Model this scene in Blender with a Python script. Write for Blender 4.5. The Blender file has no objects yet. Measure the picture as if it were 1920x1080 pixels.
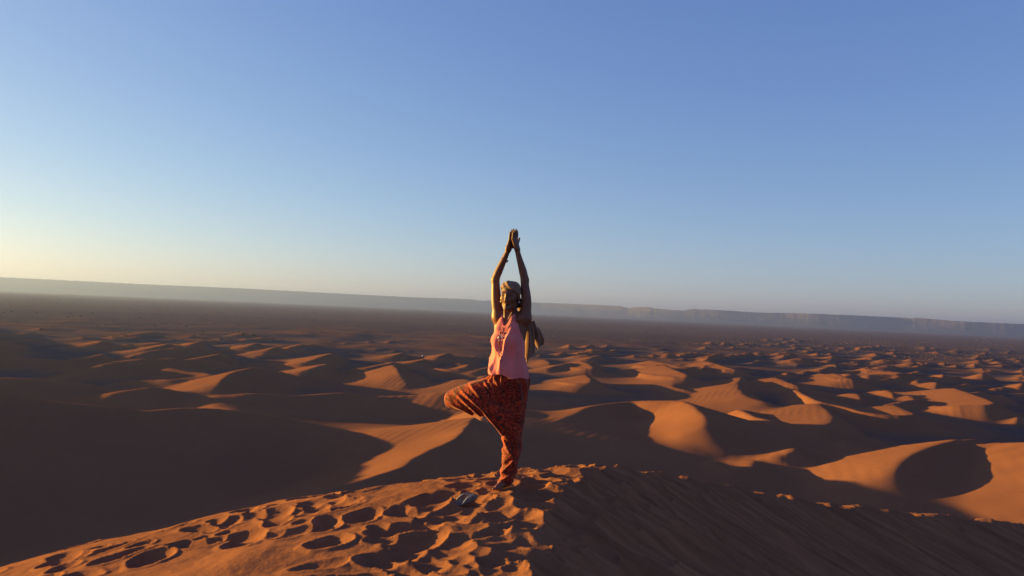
import bpy, math, random
import numpy as np

SC = bpy.context.scene
COL = SC.collection
R = math.radians

# ------------------------------------------------------------------ camera
F_PX = 1478.0                       # focal length for a 1920 px wide frame
ZC = 24.0                           # camera height above the plain
PITCH = math.atan(43.0 / F_PX)
ROLL = math.atan(0.0448)
cam_d = bpy.data.cameras.new('camera')
cam = bpy.data.objects.new('camera', cam_d)
COL.objects.link(cam)
cam_d.sensor_width = 36.0
cam_d.lens = 36.0 * F_PX / 1920.0
cam_d.clip_start = 0.1
cam_d.clip_end = 60000.0
_f = np.array([0, math.cos(PITCH), math.sin(PITCH)])
_r0 = np.array([1.0, 0, 0]); _u0 = np.cross(_r0, _f)
CR, SR = math.cos(ROLL), math.sin(ROLL)
_r = CR * _r0 + SR * _u0
_u = CR * _u0 - SR * _r0
from mathutils import Matrix, Vector
M4 = Matrix(((_r[0], _u[0], -_f[0], 0), (_r[1], _u[1], -_f[1], 0), (_r[2], _u[2], -_f[2], ZC), (0, 0, 0, 1)))
cam.matrix_world = M4
SC.camera = cam

# ------------------------------------------------------------------ sky, sun, exposure
SUN_AZ = 71.0                       # degrees left of the view direction
SUN_EL = 4.0
world = bpy.data.worlds.new('World'); SC.world = world
world.use_nodes = True
wn = world.node_tree.nodes; wl = world.node_tree.links
wn.clear()
w_out = wn.new('ShaderNodeOutputWorld'); w_bg = wn.new('ShaderNodeBackground')
sky = wn.new('ShaderNodeTexSky'); sky.sky_type = 'NISHITA'; sky.sun_disc = False
sky.sun_elevation = R(SUN_EL); sky.sun_rotation = R(-SUN_AZ)
sky.altitude = 600.0; sky.air_density = 0.8; sky.dust_density = 0.6; sky.ozone_density = 2.0
w_bg.inputs['Strength'].default_value = 0.05
# camera-like response of the whole sky: one power and gain per channel
EXPOSURE = 2.6
w_sep = wn.new('ShaderNodeSeparateColor'); w_com = wn.new('ShaderNodeCombineColor')
wl.new(sky.outputs['Color'], w_sep.inputs[0])
for i, (g, k) in enumerate([(.88, 3.95), (.83, 3.38), (.50, 2.02)]):
    p = wn.new('ShaderNodeMath'); p.operation = 'POWER'; p.inputs[1].default_value = g
    q = wn.new('ShaderNodeMath'); q.operation = 'MULTIPLY'; q.inputs[1].default_value = k * .05 ** g / .05 / 2 ** EXPOSURE
    wl.new(w_sep.outputs[i], p.inputs[0]); wl.new(p.outputs[0], q.inputs[0]); wl.new(q.outputs[0], w_com.inputs[i])
wl.new(w_com.outputs[0], w_bg.inputs['Color']); wl.new(w_bg.outputs[0], w_out.inputs['Surface'])

sun_d = bpy.data.lights.new('sun', 'SUN'); sun = bpy.data.objects.new('sun', sun_d); COL.objects.link(sun)
sun_d.energy = 3.5; sun_d.angle = R(0.55); sun_d.color = (1.0, 0.65, 0.13)
to_sun = Vector((-math.sin(R(SUN_AZ)) * math.cos(R(SUN_EL)), math.cos(R(SUN_AZ)) * math.cos(R(SUN_EL)), math.sin(R(SUN_EL))))
sun.rotation_euler = to_sun.to_track_quat('Z', 'Y').to_euler()

SC.view_settings.view_transform = 'Standard'; SC.view_settings.look = 'None'
SC.view_settings.exposure = EXPOSURE; SC.view_settings.gamma = 1.0
SC.view_settings.use_curve_mapping = False
SC.render.engine = 'CYCLES'
SC.cycles.use_denoising = True
SC.cycles.max_bounces = 6; SC.cycles.volume_bounces = 0

# ------------------------------------------------------------------ helpers
def unproject(u, v, h):
    """point of the place at height h seen at pixel (u, v) of the 1920x1080 photograph"""
    cx, cy = (u - 960.0) / F_PX, -(v - 540.0) / F_PX
    d = cx * _r + cy * _u + _f
    t = (h - ZC) / d[2]
    return (d[0] * t, d[1] * t)

def tag(o, label=None, cat=None, group=None, kind=None):
    if label: o['label'] = label
    if cat: o['category'] = cat
    if group: o['group'] = group
    if kind: o['kind'] = kind
    return o

def empty(name, loc=(0, 0, 0), rz=0.0):
    o = bpy.data.objects.new(name, None); COL.objects.link(o)
    o.location = loc; o.rotation_euler = (0, 0, rz)
    return o

def mesh_np(name, verts, faces, mat=None, parent=None, smooth=True):
    """link a mesh from numpy arrays; faces is an (n,3) or (n,4) int array"""
    me = bpy.data.meshes.new(name)
    verts = np.asarray(verts, np.float32); faces = np.asarray(faces, np.int32)
    me.vertices.add(len(verts)); me.vertices.foreach_set('co', verts.ravel())
    k = faces.shape[1]
    me.loops.add(faces.size); me.loops.foreach_set('vertex_index', faces.ravel())
    me.polygons.add(len(faces))
    me.polygons.foreach_set('loop_start', np.arange(0, faces.size, k, dtype=np.int32))
    me.polygons.foreach_set('loop_total', np.full(len(faces), k, np.int32))
    me.polygons.foreach_set('use_smooth', np.full(len(faces), smooth, bool))
    me.update(calc_edges=True); me.validate()
    o = bpy.data.objects.new(name, me); COL.objects.link(o)
    if mat: me.materials.append(mat)
    if parent: o.parent = parent
    return o

def hash2(ix, iy, seed):
    h = (ix.astype(np.int64) * 374761393 + iy.astype(np.int64) * 668265263 + seed * 1274126177) & 0xFFFFFFFF
    h = ((h ^ (h >> 13)) * 1274126177) & 0xFFFFFFFF
    return (h ^ (h >> 16)) & 0xFFFFFFFF

def perlin(x, y, seed=0):
    x0 = np.floor(x); y0 = np.floor(y)
    fx = x - x0; fy = y - y0
    ux = fx * fx * fx * (fx * (fx * 6 - 15) + 10); uy = fy * fy * fy * (fy * (fy * 6 - 15) + 10)
    def g(dx, dy):
        a = hash2(x0 + dx, y0 + dy, seed) * (2 * math.pi / 4294967296.0)
        return np.cos(a) * (fx - dx) + np.sin(a) * (fy - dy)
    n0 = g(0, 0) * (1 - ux) + g(1, 0) * ux
    n1 = g(0, 1) * (1 - ux) + g(1, 1) * ux
    return (n0 * (1 - uy) + n1 * uy) * 1.41

def fbm(x, y, octs=4, seed=0, gain=0.5):
    s = 0; a = 1.0
    for i in range(octs):
        s = s + a * perlin(x * 2 ** i + 17.3 * i, y * 2 ** i - 9.1 * i, seed + i); a *= gain
    return s

def smoothstep(a, b, x):
    t = np.clip((x - a) / (b - a), 0, 1); return t * t * (3 - 2 * t)

def smax(a, b, k):
    h = np.clip(0.5 + 0.5 * (a - b) / k, 0, 1)
    return b + (a - b) * h + k * h * (1 - h)

def catmull(P, n=6):
    P = np.asarray(P, float)
    if len(P) < 3: return np.array([P[0] + (P[1] - P[0]) * t for t in np.linspace(0, 1, n + 1)])
    Q = np.vstack([2 * P[0] - P[1], P, 2 * P[-1] - P[-2]])
    out = []
    for i in range(1, len(Q) - 2):
        p0, p1, p2, p3 = Q[i - 1], Q[i], Q[i + 1], Q[i + 2]
        for t in np.arange(n) / n:
            out.append(0.5 * (2 * p1 + (p2 - p0) * t + (2 * p0 - 5 * p1 + 4 * p2 - p3) * t * t + (3 * p1 - p0 - 3 * p2 + p3) * t ** 3))
    out.append(P[-1])
    return np.array(out)

def polyline_query(X, Y, C):
    """distance, side (+1 right of travel), crest height and arc length of the nearest point of a polyline"""
    best = np.full(X.shape, 1e18); side = np.zeros(X.shape); zc = np.zeros(X.shape); sl = np.zeros(X.shape)
    s0 = 0.0
    for a, b in zip(C[:-1], C[1:]):
        dx, dy = b[0] - a[0], b[1] - a[1]; L2 = dx * dx + dy * dy + 1e-12; L = math.sqrt(L2)
        px, py = X - a[0], Y - a[1]
        t = np.clip((px * dx + py * dy) / L2, 0, 1)
        ex, ey = px - t * dx, py - t * dy
        d2 = ex * ex + ey * ey
        m = d2 < best
        best = np.where(m, d2, best)
        side = np.where(m, -(dx * py - dy * px) / L / np.sqrt(d2 + 1e-9), side)
        zc = np.where(m, a[2] + (b[2] - a[2]) * t, zc)
        sl = np.where(m, s0 + t * L, sl)
        s0 += L
    return np.sqrt(best), side, zc, sl

def crest_envelope(X, Y, C, sl, sr, rnd):
    """upper envelope of the slopes that fall away from every stretch of a crest line; the sunny back eases out towards its foot"""
    best = np.full(X.shape, -1e9)
    for a, b in zip(C[:-1], C[1:]):
        dx, dy = b[0] - a[0], b[1] - a[1]; L2 = dx * dx + dy * dy + 1e-12
        px, py = X - a[0], Y - a[1]
        t = np.clip((px * dx + py * dy) / L2, 0, 1)
        d2 = (px - t * dx) ** 2 + (py - t * dy) ** 2 + 1e-9
        w = np.clip(.5 - .5 * (dx * py - dy * px) / np.sqrt(L2 * d2), 0, 1)
        zc = a[2] + (b[2] - a[2]) * t
        dz = np.sqrt((sl + (sr - sl) * w) ** 2 * d2 + rnd * rnd) - rnd
        dz = dz * (1 - (1 - w) * .25 * smoothstep(.4, 1.2, dz / np.maximum(zc, .5)))
        best = np.maximum(best, zc - dz)
    return best

# ------------------------------------------------------------------ the lie of the land
RIDGES = []          # (crest points (x, y, z), slope left of travel, slope right of travel, crest rounding, foot blend)
def ridge_px(pts, sl, sr, rnd=0.25, k=1.2):
    RIDGES.append((np.array([(*unproject(u, v, h), h) for u, v, h in pts]), sl, sr, rnd, k))
def ridge_w(pts, sl, sr, rnd=0.25, k=1.2):
    RIDGES.append((np.array(pts, float), sl, sr, rnd, k))

# big neighbour on the left, then three ridges added to cast shade
ridge_px([(-150, 748, 10), (0, 755, 10), (190, 762, 9.5), (270, 771, 9), (340, 766, 9), (420, 769, 8.2), (520, 787, 6.2), (640, 812, 4)], .22, .30, .3, 2.5)
ridge_w([(-66, 98, 11), (-72, 80, 15), (-75, 60, 18.5), (-75, 40, 19), (-70, 15, 18), (-62, -15, 16)], .33, .33, .5, 3)  # dune mostly out of view, added to shade the bowl and the near ridge
ridge_w([(-150, 165, 7.5), (-178, 230, 10), (-228, 300, 10), (-288, 380, 8), (-355, 480, 5)], .25, .3, .5, 3)  # ridge beyond the left edge of view, added to shadow the left field
ridge_w([(-38, 112, 6.6), (-44, 128, 5.4), (-52, 143, 4.8), (-58, 153, 4.4)], .3, .2, .5, 2)  # low ridge added to keep sun off the flat to its right
# ridge running away behind the summit
ridge_px([(300, 1000, 10.8), (460, 966, 10.5), (600, 925, 10), (720, 887, 9.5), (800, 850, 9), (860, 814, 9), (885, 790, 8.5)], .30, .52, .12, 2)
ridge_px([(885, 790, 8.5), (930, 825, 6), (985, 850, 4.5), (1060, 862, 4), (1150, 872, 3.5), (1300, 890, 3)], .2, .2, .4, 2)
# crescent right of the summit
ridge_px([(1032, 804, 4.8), (1075, 778, 6.0), (1110, 762, 6.6), (1180, 753, 7.0), (1235, 751, 7.8), (1285, 753, 8.4), (1315, 775, 8.2), (1315, 800, 7.2), (1292, 828, 5)], .28, .45, .3, 1.2)
ridge_px([(1385, 768, 4), (1420, 783, 4.5), (1480, 795, 5), (1552, 796, 5.5), (1559, 775, 5.5), (1535, 757, 5)], .18, .6)
ridge_px([(1440, 754, 4.5), (1395, 738, 5), (1384, 722, 5), (1392, 708, 4.5)], .2, .55)
ridge_px([(1640, 918, 4), (1672, 892, 6.5), (1700, 860, 7.8), (1740, 840, 8.2), (1785, 828, 8.2), (1830, 824, 6.6)], .30, .5, .25, 1.5)
ridge_w([(82, 50, 9), (78, 85, 12.3), (71, 106, 9.6), (61, 122, 5.2)], .29, .6, .4, 2)
ridge_px([(1330, 868, 4.6), (1365, 880, 5.2), (1400, 878, 5.6), (1411, 864, 5.0)], .30, .5)
ridge_px([(1415, 857, 4.4), (1455, 855, 5.4), (1490, 846, 5.8), (1475, 833, 5.0)], .30, .5)
ridge_px([(1586, 826, 4), (1600, 840, 4.4), (1625, 846, 4.8), (1660, 842, 4.6)], .22, .5)
# left middle distance
ridge_px([(412, 742, 4), (409, 722, 5.5), (425, 704, 6.5), (465, 691, 7), (495, 690, 6.5), (560, 705, 3.5)], .28, .42, .15)
ridge_px([(420, 742, 5), (480, 738, 5.5), (560, 742, 5), (640, 737, 5.4), (700, 743, 5), (780, 741, 5.5), (840, 736, 6.4), (920, 738, 6.6), (990, 748, 5.6), (1030, 764, 4)], .16, .36)
ridge_px([(185, 743, 4.5), (225, 735, 5.5), (265, 729, 6), (300, 727, 5.5), (370, 740, 4)], .22, .4)
ridge_px([(-100, 706, 6), (0, 708, 6.5), (100, 712, 6.2), (160, 722, 5), (200, 738, 3)], .25, .3, .6)
ridge_px([(240, 713, 3), (330, 711, 4), (400, 702, 4.2), (350, 696, 4), (322, 690, 4)], .2, .4)
ridge_px([(765, 717, 4), (752, 700, 5.5), (738, 684, 6.5)], .3, .38, .1)
ridge_px([(830, 736, 3.5), (890, 730, 4.2), (886, 717, 5), (872, 711, 5)], .18, .5)
def wedge(u0, v0, u1, v1, h=4.0, top=None):
    """dune whose lit back ends in a crest running from lower left to the right tip and back to its top"""
    um, vm = (u0 + u1) / 2, (v0 + v1) / 2 + 1.5
    P = [(u0, v0, h * .65), (um, vm, h * .9), (u1, v1, h)]
    P.append((top[0], top[1], h * .95) if top else (u1 + 10, v1 - 3, h * .8))
    ridge_px(P, .2, .5, .15, 1.0)
for a in [(246, 658, 307, 647, 4.5), (136, 681, 185, 667, 5), (330, 676, 410, 665, 5), (342, 649, 365, 644, 4), (444, 652, 474, 646, 4), (167, 646, 189, 641, 4),
          (491, 659, 512, 653, 4), (549, 685, 616, 665, 5), (549, 700, 605, 685, 5), (531, 654, 551, 650, 4), (722, 667, 747, 664, 4), (809, 672, 832, 665, 4.5),
          (745, 679, 787, 676, 4.5), (661, 691, 730, 682, 4.5), (805, 690, 870, 690, 4, (880, 683)), (865, 699, 915, 690, 4), (1005, 680, 1032, 681, 3.5, (1020, 674)),
          (1062, 687, 1115, 690, 4.5, (1091, 676)), (1010, 692, 1038, 688, 3.5), (1045, 715, 1108, 717, 4.7, (1100, 703)), (1092, 674, 1114, 669, 3.5),
          (1195, 699, 1293, 706, 5.5, (1246, 684)), (1192, 684, 1295, 691, 4.5, (1226, 676)), (1299, 685, 1382, 694, 4.5, (1326, 677)),
          (1218, 716, 1340, 722, 3.6, (1300, 712)), (1231, 729, 1292, 732, 3.2, (1260, 725)), (1750, 761, 1865, 755, 5.5, (1790, 727)),
          (1535, 704, 1600, 712, 4.5, (1565, 700)), (1560, 700, 1700, 700, 4.5, (1640, 692)), (1460, 712, 1500, 724, 4.5, (1455, 708))]:
    wedge(*a)
ridge_px([(1492, 731, 4), (1531, 751, 5), (1580, 763, 5), (1640, 776, 5.2), (1712, 778, 5.2), (1680, 760, 4.8)], .2, .55)

_rng = random.Random(11)
def random_dunes(n, u_rng, v_rng, h_rng, steep=1.0, size=1.0):
    for _ in range(n):
        u = _rng.uniform(*u_rng); hor = 583 + (u - 960) * .0448
        v = hor + _rng.uniform(*v_rng)
        h = _rng.uniform(*h_rng)
        x, y = unproject(u, v, 2.0)
        L = _rng.uniform(9, 24) * (0.6 + h / 5) * size; ph = R(_rng.uniform(30, 85)); bow = _rng.uniform(.10, .42)
        c, s = math.cos(ph), math.sin(ph)
        pts = []
        for t in np.linspace(-1, 1, 7):
            q = bow * L * (1 - t * t) * 0.9
            pts.append((x + t * L * c + q * s + _rng.uniform(-.04, .04) * L, y + t * L * s - q * c, h * (1 - .75 * abs(t) ** 1.8)))
        RIDGES.append((np.array(pts), _rng.uniform(.15, .24) * steep, _rng.uniform(.45, .6), .15, .9))
random_dunes(150, (1000, 2350), (56, 105), (2.4, 4.6), 1.6, .66)
random_dunes(150, (1300, 2450), (38, 75), (2.0, 4.2), 1.7, .72)
random_dunes(60, (1400, 2450), (27, 42), (1.8, 3.4), 1.7, .85)
random_dunes(34, (1560, 2300), (100, 165), (2.8, 4.8), 1.5, .75)
random_dunes(95, (-750, 1020), (66, 100), (1.5, 3.6), 1.6, .7)
random_dunes(26, (-750, 380), (95, 160), (3, 6), 1.5, .9)
random_dunes(22, (420, 1000), (98, 140), (2, 3.6), 1.5, .7)

# the summit the photograph is taken from: crest line, gentle sunny side on its left, slip face on its right
CREST = catmull([(1.2, -30, 17), (0.7, -12, 21), (0.35, -4, 22.3), (0.12, 0, 22.48), (0.12, 4.2, 22.56), (0.45, 6.3, 22.58), (1.05, 8.2, 22.45), (2.3, 10.0, 22.02),
                 (4.75, 13, 21.14), (9, 16.6, 20.14), (16, 21, 18.75), (26, 27, 15.8), (42, 36, 9)], 6)

_fr = random.Random(5)
PITS = []
def pit(x, y, r, dep, ang, asp): PITS.append((x, y, r, dep, ang, asp))
def crest_at(y):
    i = int(np.argmin(abs(CREST[:, 1] - y))); return CREST[i]
for _ in range(1050):
    y = _fr.uniform(2.2, 10.5)
    cx = crest_at(y)[0]
    off = min(_fr.expovariate(1 / 1.9), 6.5)
    if _fr.random() < .12: off = -_fr.uniform(0, .5)
    if off > 1.2 and math.sin(off * 2.1 + y * 1.3) + math.sin(y * 2.7 - off) < -.35: continue
    r = _fr.uniform(.06, .10) if _fr.random() < .35 else _fr.uniform(.09, .145)
    pit(cx - off + .05, y, r, r * _fr.uniform(.30, .46), _fr.uniform(0, math.pi), _fr.uniform(1.0, 1.8))
_cs = np.concatenate([[0], np.cumsum(np.hypot(*np.diff(CREST[:, :2], axis=0).T))])
_s9 = float(np.interp(9.0, CREST[:, 1], _cs))
for k in range(30):                                        # the line of steps along the far crest
    a = [np.interp(_s9 + k * .62, _cs, CREST[:, c]) for c in range(3)]
    pit(a[0] + _fr.uniform(-.15, .15), a[1] + _fr.uniform(-.15, .15), _fr.uniform(.16, .26), _fr.uniform(.05, .09), _fr.uniform(0, 3), 1.3)
for (x, y) in [(1.05, 6.2), (1.2, 5.6), (1.5, 6.6), (2.0, 7.6), (2.5, 8.3), (1.7, 7.0)]:
    pit(x, y, .22, .07, .5, 1.8)

def summit(X, Y, detail):
    d, side, zc, s = polyline_query(X, Y, CREST)
    lin = np.where(d < 8, .085 * d + .027 * d * d, .085 * 8 + .027 * 64 + .58 * (d - 8))
    left = zc - lin - .06 * np.minimum(np.maximum(0, Y - 6.8), 5) ** 2 * smoothstep(.2, 1.6, d)
    right = zc - (np.sqrt((.60 * d) ** 2 + .03 ** 2) - .03)
    z = np.where(side > 0, right, left)
    if detail:
        right_w = smoothstep(.05, .8, np.where(side > 0, d, -d))
        g = s * 1.0 + d * .10
        z = z + right_w * (.050 * perlin(g * 1.3, d * .10, 31) + .028 * perlin(g * 4.2, d * .22, 32) + .012 * perlin(g * 11, d * .35, 33)
                           + .02 * fbm(X * .5, Y * .5, 2, 35))
        z = z + (1 - right_w) * (.045 * fbm(X * .8, Y * .8, 2, 41) + .009 * fbm(X * 3.2, Y * 3.2, 2, 44) + .0022 * fbm(X * 14, Y * 14, 2, 47))
        near = d < 8
        dig = np.zeros(X.shape)
        for (px, py, r, dep, a, asp) in PITS:
            R2 = r * asp * 1.45
            rows = np.where((np.abs(X - px) < R2) & (np.abs(Y - py) < R2))
            if len(rows[0]) == 0: continue
            ex, ey = X[rows] - px, Y[rows] - py
            c_, s_ = math.cos(a), math.sin(a)
            w = perlin(ex * 6 + px * 3, ey * 6 + py * 7, 77) * .15
            q = np.sqrt(((ex * c_ + ey * s_) / (r * asp)) ** 2 + ((-ex * s_ + ey * c_) / r) ** 2) + w
            bowl = np.where(q < 1, -dep * (1 - q ** 2.0), dep * .32 * np.maximum(0, 1 - (q - 1) / .42) * np.clip((q - 1) / .1, 0, 1))
            cur = dig[rows]
            dig[rows] = np.where(bowl < 0, np.minimum(cur, bowl), np.where(cur < 0, cur, np.maximum(cur, bowl)))
        z = z + dig
        # sand packed down under the standing foot
        fx, fy = unproject(945, 914, 22.545)
        wf = np.exp(-(((X - fx) ** 2 + (Y - fy) ** 2) / .17 ** 2) ** 2)
        z = z * (1 - wf) + 22.545 * wf
    return z

def land(X, Y, detail=False):
    r = np.hypot(X, Y)
    field = smoothstep(1150, 520, r) * 1.0
    z = field * (1.1 + 1.1 * fbm(X / 60, Y / 60, 3, 3)) + .6 * fbm(X / 260, Y / 260, 2, 8) * smoothstep(200, 900, r)
    z = z + smoothstep(300, 900, r) * .35 * np.maximum(0, fbm(X / 14, Y / 14, 2, 9))
    # added slope right of the ridge behind the summit, tilted to lie in shade
    ap = 5.6 - .092 * np.maximum(X + 4, 0) - .5 * np.maximum(-4 - X, 0)
    z = z + np.maximum(ap, 0) * smoothstep(82, 104, Y) * smoothstep(172, 146, Y)
    for P, sl, sr, rnd, k in RIDGES:
        hm = P[:, 2].max(); reach = (hm + 1.5) / (min(sl, sr) * .75) + 6
        m = np.where((X > P[:, 0].min() - reach) & (X < P[:, 0].max() + reach) & (Y > P[:, 1].min() - reach) & (Y < P[:, 1].max() + reach))
        if len(m[0]) == 0: continue
        x, y = X[m], Y[m]
        wob = 1.2 * perlin(x / 13, y / 13, 21) + .5 * perlin(x / 5, y / 5, 22)
        z[m] = smax(z[m], crest_envelope(x + wob * .6, y + wob * .5, catmull(P, 4 if hm > 4.6 else 2), sl, sr, rnd), k)
    far = r > 46
    zs = np.full(X.shape, -50.0)
    nm = np.where(r < 90)
    if len(nm[0]): zs[nm] = summit(X[nm], Y[nm], detail)
    return smax(z, zs, 1.5) if not detail else np.where(zs > z + 1.5, zs, smax(z, zs, 1.5))

# tessellation: rings and spokes, fine where the eye is near
def spokes():
    a = [np.arange(-36.5, 36.5, .094)]
    left = []; x = -36.5; st = .12
    while x > -180: st = min(st * 1.04, 3.0); x -= st; left.append(x)
    right = []; x = 36.5; st = .12
    while x < 178: st = min(st * 1.05, 3.0); x += st; right.append(x)
    left = [q for q in left if q > -179.9]; right = [q for q in right if q < 177.5]
    return np.radians(np.concatenate([np.array(left[::-1]), a[0], np.array(right)]))
ANG = spokes()
def rings(r0, r1, step):
    out = [r0]
    while out[-1] < r1: out.append(min(r1, out[-1] + step(out[-1])))
    if len(out) > 2 and out[-1] - out[-2] < .3 * step(out[-2]): out.pop(-2)
    return np.array(out)
def sheet(name, radii, mat, detail, closed_centre=False):
    A, Rr = np.meshgrid(ANG, radii)
    X, Y = Rr * np.sin(A), Rr * np.cos(A)
    Z = land(X, Y, detail)
    V = np.stack([X, Y, Z], -1).reshape(-1, 3)
    n, m = len(radii), len(ANG)
    I = np.arange(n * m).reshape(n, m)
    J = np.roll(I, -1, axis=1)
    Fq = np.stack([I[:-1], J[:-1], J[1:], I[1:]], -1).reshape(-1, 4)[:, ::-1]
    o = mesh_np(name, V, Fq, mat)
    return o

def gh(x, y):
    """height of the finished ground at one spot"""
    return float(land(np.array([[x]], float), np.array([[y]], float), True)[0, 0])
# ------------------------------------------------------------------ ground materials
def new_mat(name):
    m = bpy.data.materials.new(name); m.use_nodes = True
    nt = m.node_tree; nt.nodes.clear()
    out = nt.nodes.new('ShaderNodeOutputMaterial'); b = nt.nodes.new('ShaderNodeBsdfPrincipled')
    nt.links.new(b.outputs[0], out.inputs['Surface'])
    return m, nt, b
def node(nt, typ, **kw):
    n = nt.nodes.new(typ)
    for k, v in kw.items():
        if k in n.inputs: n.inputs[k].default_value = v
        else: setattr(n, k, v)
    return n
def ramp(nt, stops):
    r = nt.nodes.new('ShaderNodeValToRGB')
    while len(r.color_ramp.elements) < len(stops): r.color_ramp.elements.new(.5)
    for e, (p, c) in zip(r.color_ramp.elements, stops): e.position = p; e.color = (*c, 1)
    return r

SAND_A, SAND_B = (.268, .107, .054), (.224, .089, .047)
def sand_material(name, bump_scale, bump_dist, ripples, clay=((.088, .055, .050), (.140, .084, .073))):
    m, nt, b = new_mat(name); L = nt.links.new
    geo = node(nt, 'ShaderNodeNewGeometry')
    n1 = node(nt, 'ShaderNodeTexNoise', Scale=.9 if ripples else .05, Detail=5.0)
    L(geo.outputs['Position'], n1.inputs['Vector'])
    r1 = ramp(nt, [(.3, SAND_B), (.7, SAND_A)]); L(n1.outputs['Fac'], r1.inputs['Fac'])
    n2 = node(nt, 'ShaderNodeTexNoise', Scale=bump_scale, Detail=4.0, Roughness=.65)
    L(geo.outputs['Position'], n2.inputs['Vector'])
    mx = node(nt, 'ShaderNodeMixRGB', blend_type='MULTIPLY', Fac=.35)
    r2 = ramp(nt, [(.3, (.72, .70, .70)), (.7, (1, 1, 1))]); L(n2.outputs['Fac'], r2.inputs['Fac'])
    L(r1.outputs[0], mx.inputs[1]); L(r2.outputs[0], mx.inputs[2])
    col = mx.outputs[0]
    if not ripples:
        # hard grey-brown clay and gravel between the dunes
        sep = node(nt, 'ShaderNodeSeparateXYZ'); L(geo.outputs['Position'], sep.inputs[0])
        n3 = node(nt, 'ShaderNodeTexNoise', Scale=.03, Detail=5.0); L(geo.outputs['Position'], n3.inputs['Vector'])
        ad = node(nt, 'ShaderNodeMath', operation='MULTIPLY_ADD'); L(n3.outputs['Fac'], ad.inputs[0]); ad.inputs[1].default_value = -3.0; L(sep.outputs['Z'], ad.inputs[2])
        mr = node(nt, 'ShaderNodeMapRange'); L(ad.outputs[0], mr.inputs['Value'])
        mr.inputs['From Min'].default_value = -.6; mr.inputs['From Max'].default_value = .9 if name != 'plain' else 3.0
        n4 = node(nt, 'ShaderNodeTexNoise', Scale=.25, Detail=6.0, Roughness=.7); L(geo.outputs['Position'], n4.inputs['Vector'])
        r4 = ramp(nt, [(.35, clay[0]), (.65, clay[1])]); L(n4.outputs['Fac'], r4.inputs['Fac'])
        m2 = node(nt, 'ShaderNodeMixRGB'); L(mr.outputs[0], m2.inputs['Fac']); L(r4.outputs[0], m2.inputs[1]); L(col, m2.inputs[2])
        col = m2.outputs[0]
    if ripples:
        # streaks of coarser, darker grains that have run down the slip face
        mp = node(nt, 'ShaderNodeMapping'); mp.inputs['Rotation'].default_value = (0, 0, R(35)); mp.inputs['Scale'].default_value = (.30, 5.5, .30); L(geo.outputs['Position'], mp.inputs[0])
        n6 = node(nt, 'ShaderNodeTexNoise', Scale=1.0, Detail=4.0, Roughness=.6); L(mp.outputs[0], n6.inputs['Vector'])
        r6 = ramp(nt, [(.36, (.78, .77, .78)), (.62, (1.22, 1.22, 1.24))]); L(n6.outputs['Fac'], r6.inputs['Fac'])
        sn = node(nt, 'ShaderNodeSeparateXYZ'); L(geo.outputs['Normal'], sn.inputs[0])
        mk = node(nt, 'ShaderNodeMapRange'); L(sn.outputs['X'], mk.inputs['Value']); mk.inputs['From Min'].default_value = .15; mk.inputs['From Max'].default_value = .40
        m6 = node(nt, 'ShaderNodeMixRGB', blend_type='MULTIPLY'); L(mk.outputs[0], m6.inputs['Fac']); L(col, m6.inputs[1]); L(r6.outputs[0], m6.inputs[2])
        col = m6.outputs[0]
    L(col, b.inputs['Base Color'])
    b.inputs['Roughness'].default_value = .95; b.inputs['Specular IOR Level'].default_value = 0.0
    bp = node(nt, 'ShaderNodeBump', Strength=.6 if ripples else .25, Distance=bump_dist); L(n2.outputs['Fac'], bp.inputs['Height'])
    last = bp
    if name == 'sand field':
        wv = node(nt, 'ShaderNodeTexWave', Scale=.17, Distortion=5.0, Detail=2.0); wv.inputs['Detail Scale'].default_value = .4
        mw = node(nt, 'ShaderNodeMapping'); mw.inputs['Rotation'].default_value = (0, 0, R(20)); L(geo.outputs['Position'], mw.inputs[0]); L(mw.outputs[0], wv.inputs['Vector'])
        nm = node(nt, 'ShaderNodeTexNoise', Scale=.06, Detail=2.0); L(geo.outputs['Position'], nm.inputs['Vector'])
        rm = ramp(nt, [(.45, (0, 0, 0)), (.62, (1, 1, 1))]); L(nm.outputs['Fac'], rm.inputs['Fac'])
        ml = node(nt, 'ShaderNodeMath', operation='MULTIPLY'); L(wv.outputs['Fac'], ml.inputs[0]); L(rm.outputs[0], ml.inputs[1])
        b3 = node(nt, 'ShaderNodeBump', Strength=.35, Distance=.06); L(ml.outputs[0], b3.inputs['Height']); L(bp.outputs[0], b3.inputs['Normal']); last = b3
    if ripples:
        n5 = node(nt, 'ShaderNodeTexNoise', Scale=150.0, Detail=2.0); L(geo.outputs['Position'], n5.inputs['Vector'])
        b2 = node(nt, 'ShaderNodeBump', Strength=.35, Distance=.004); L(n5.outputs['Fac'], b2.inputs['Height']); L(bp.outputs[0], b2.inputs['Normal']); last = b2
    L(last.outputs[0], b.inputs['Normal'])
    return m
mat_near = sand_material('sand near', 22.0, .010, True)
mat_field = sand_material('sand field', 1.6, .03, False)
mat_plain = sand_material('plain', .6, .04, False, ((.105, .064, .055), (.165, .098, .082)))

# ------------------------------------------------------------------ the ground, three rings of one sheet
def st_near(r):
    if r < 3.5: return .05
    if r < 9.2: return .021
    if r < 12: return .035
    return min(.06 + (r - 12) * .02, .35)
def st_field(r): return min(max(r * r / 21000.0, .30), r * .0125)
ra = rings(1.0, 34.0, st_near); rb = rings(34.0, 1150.0, st_field); rc = rings(1150.0, 16000.0, lambda r: r * .03)
ra = np.concatenate([[.02, .5], ra])
g1 = sheet('foreground_dune', ra, mat_near, True)
g2 = sheet('dune_field', rb, mat_field, False)
g3 = sheet('plain', rc, mat_plain, False)
for o in (g1, g2, g3): o['kind'] = 'structure'
tag(g1, 'trampled orange sand dune summit with a shadowed slip face on its right')
tag(g2, 'wide field of low orange dunes with long dark shadows')
tag(g3, 'flat brown gravel plain stretching to the far hills')
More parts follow.
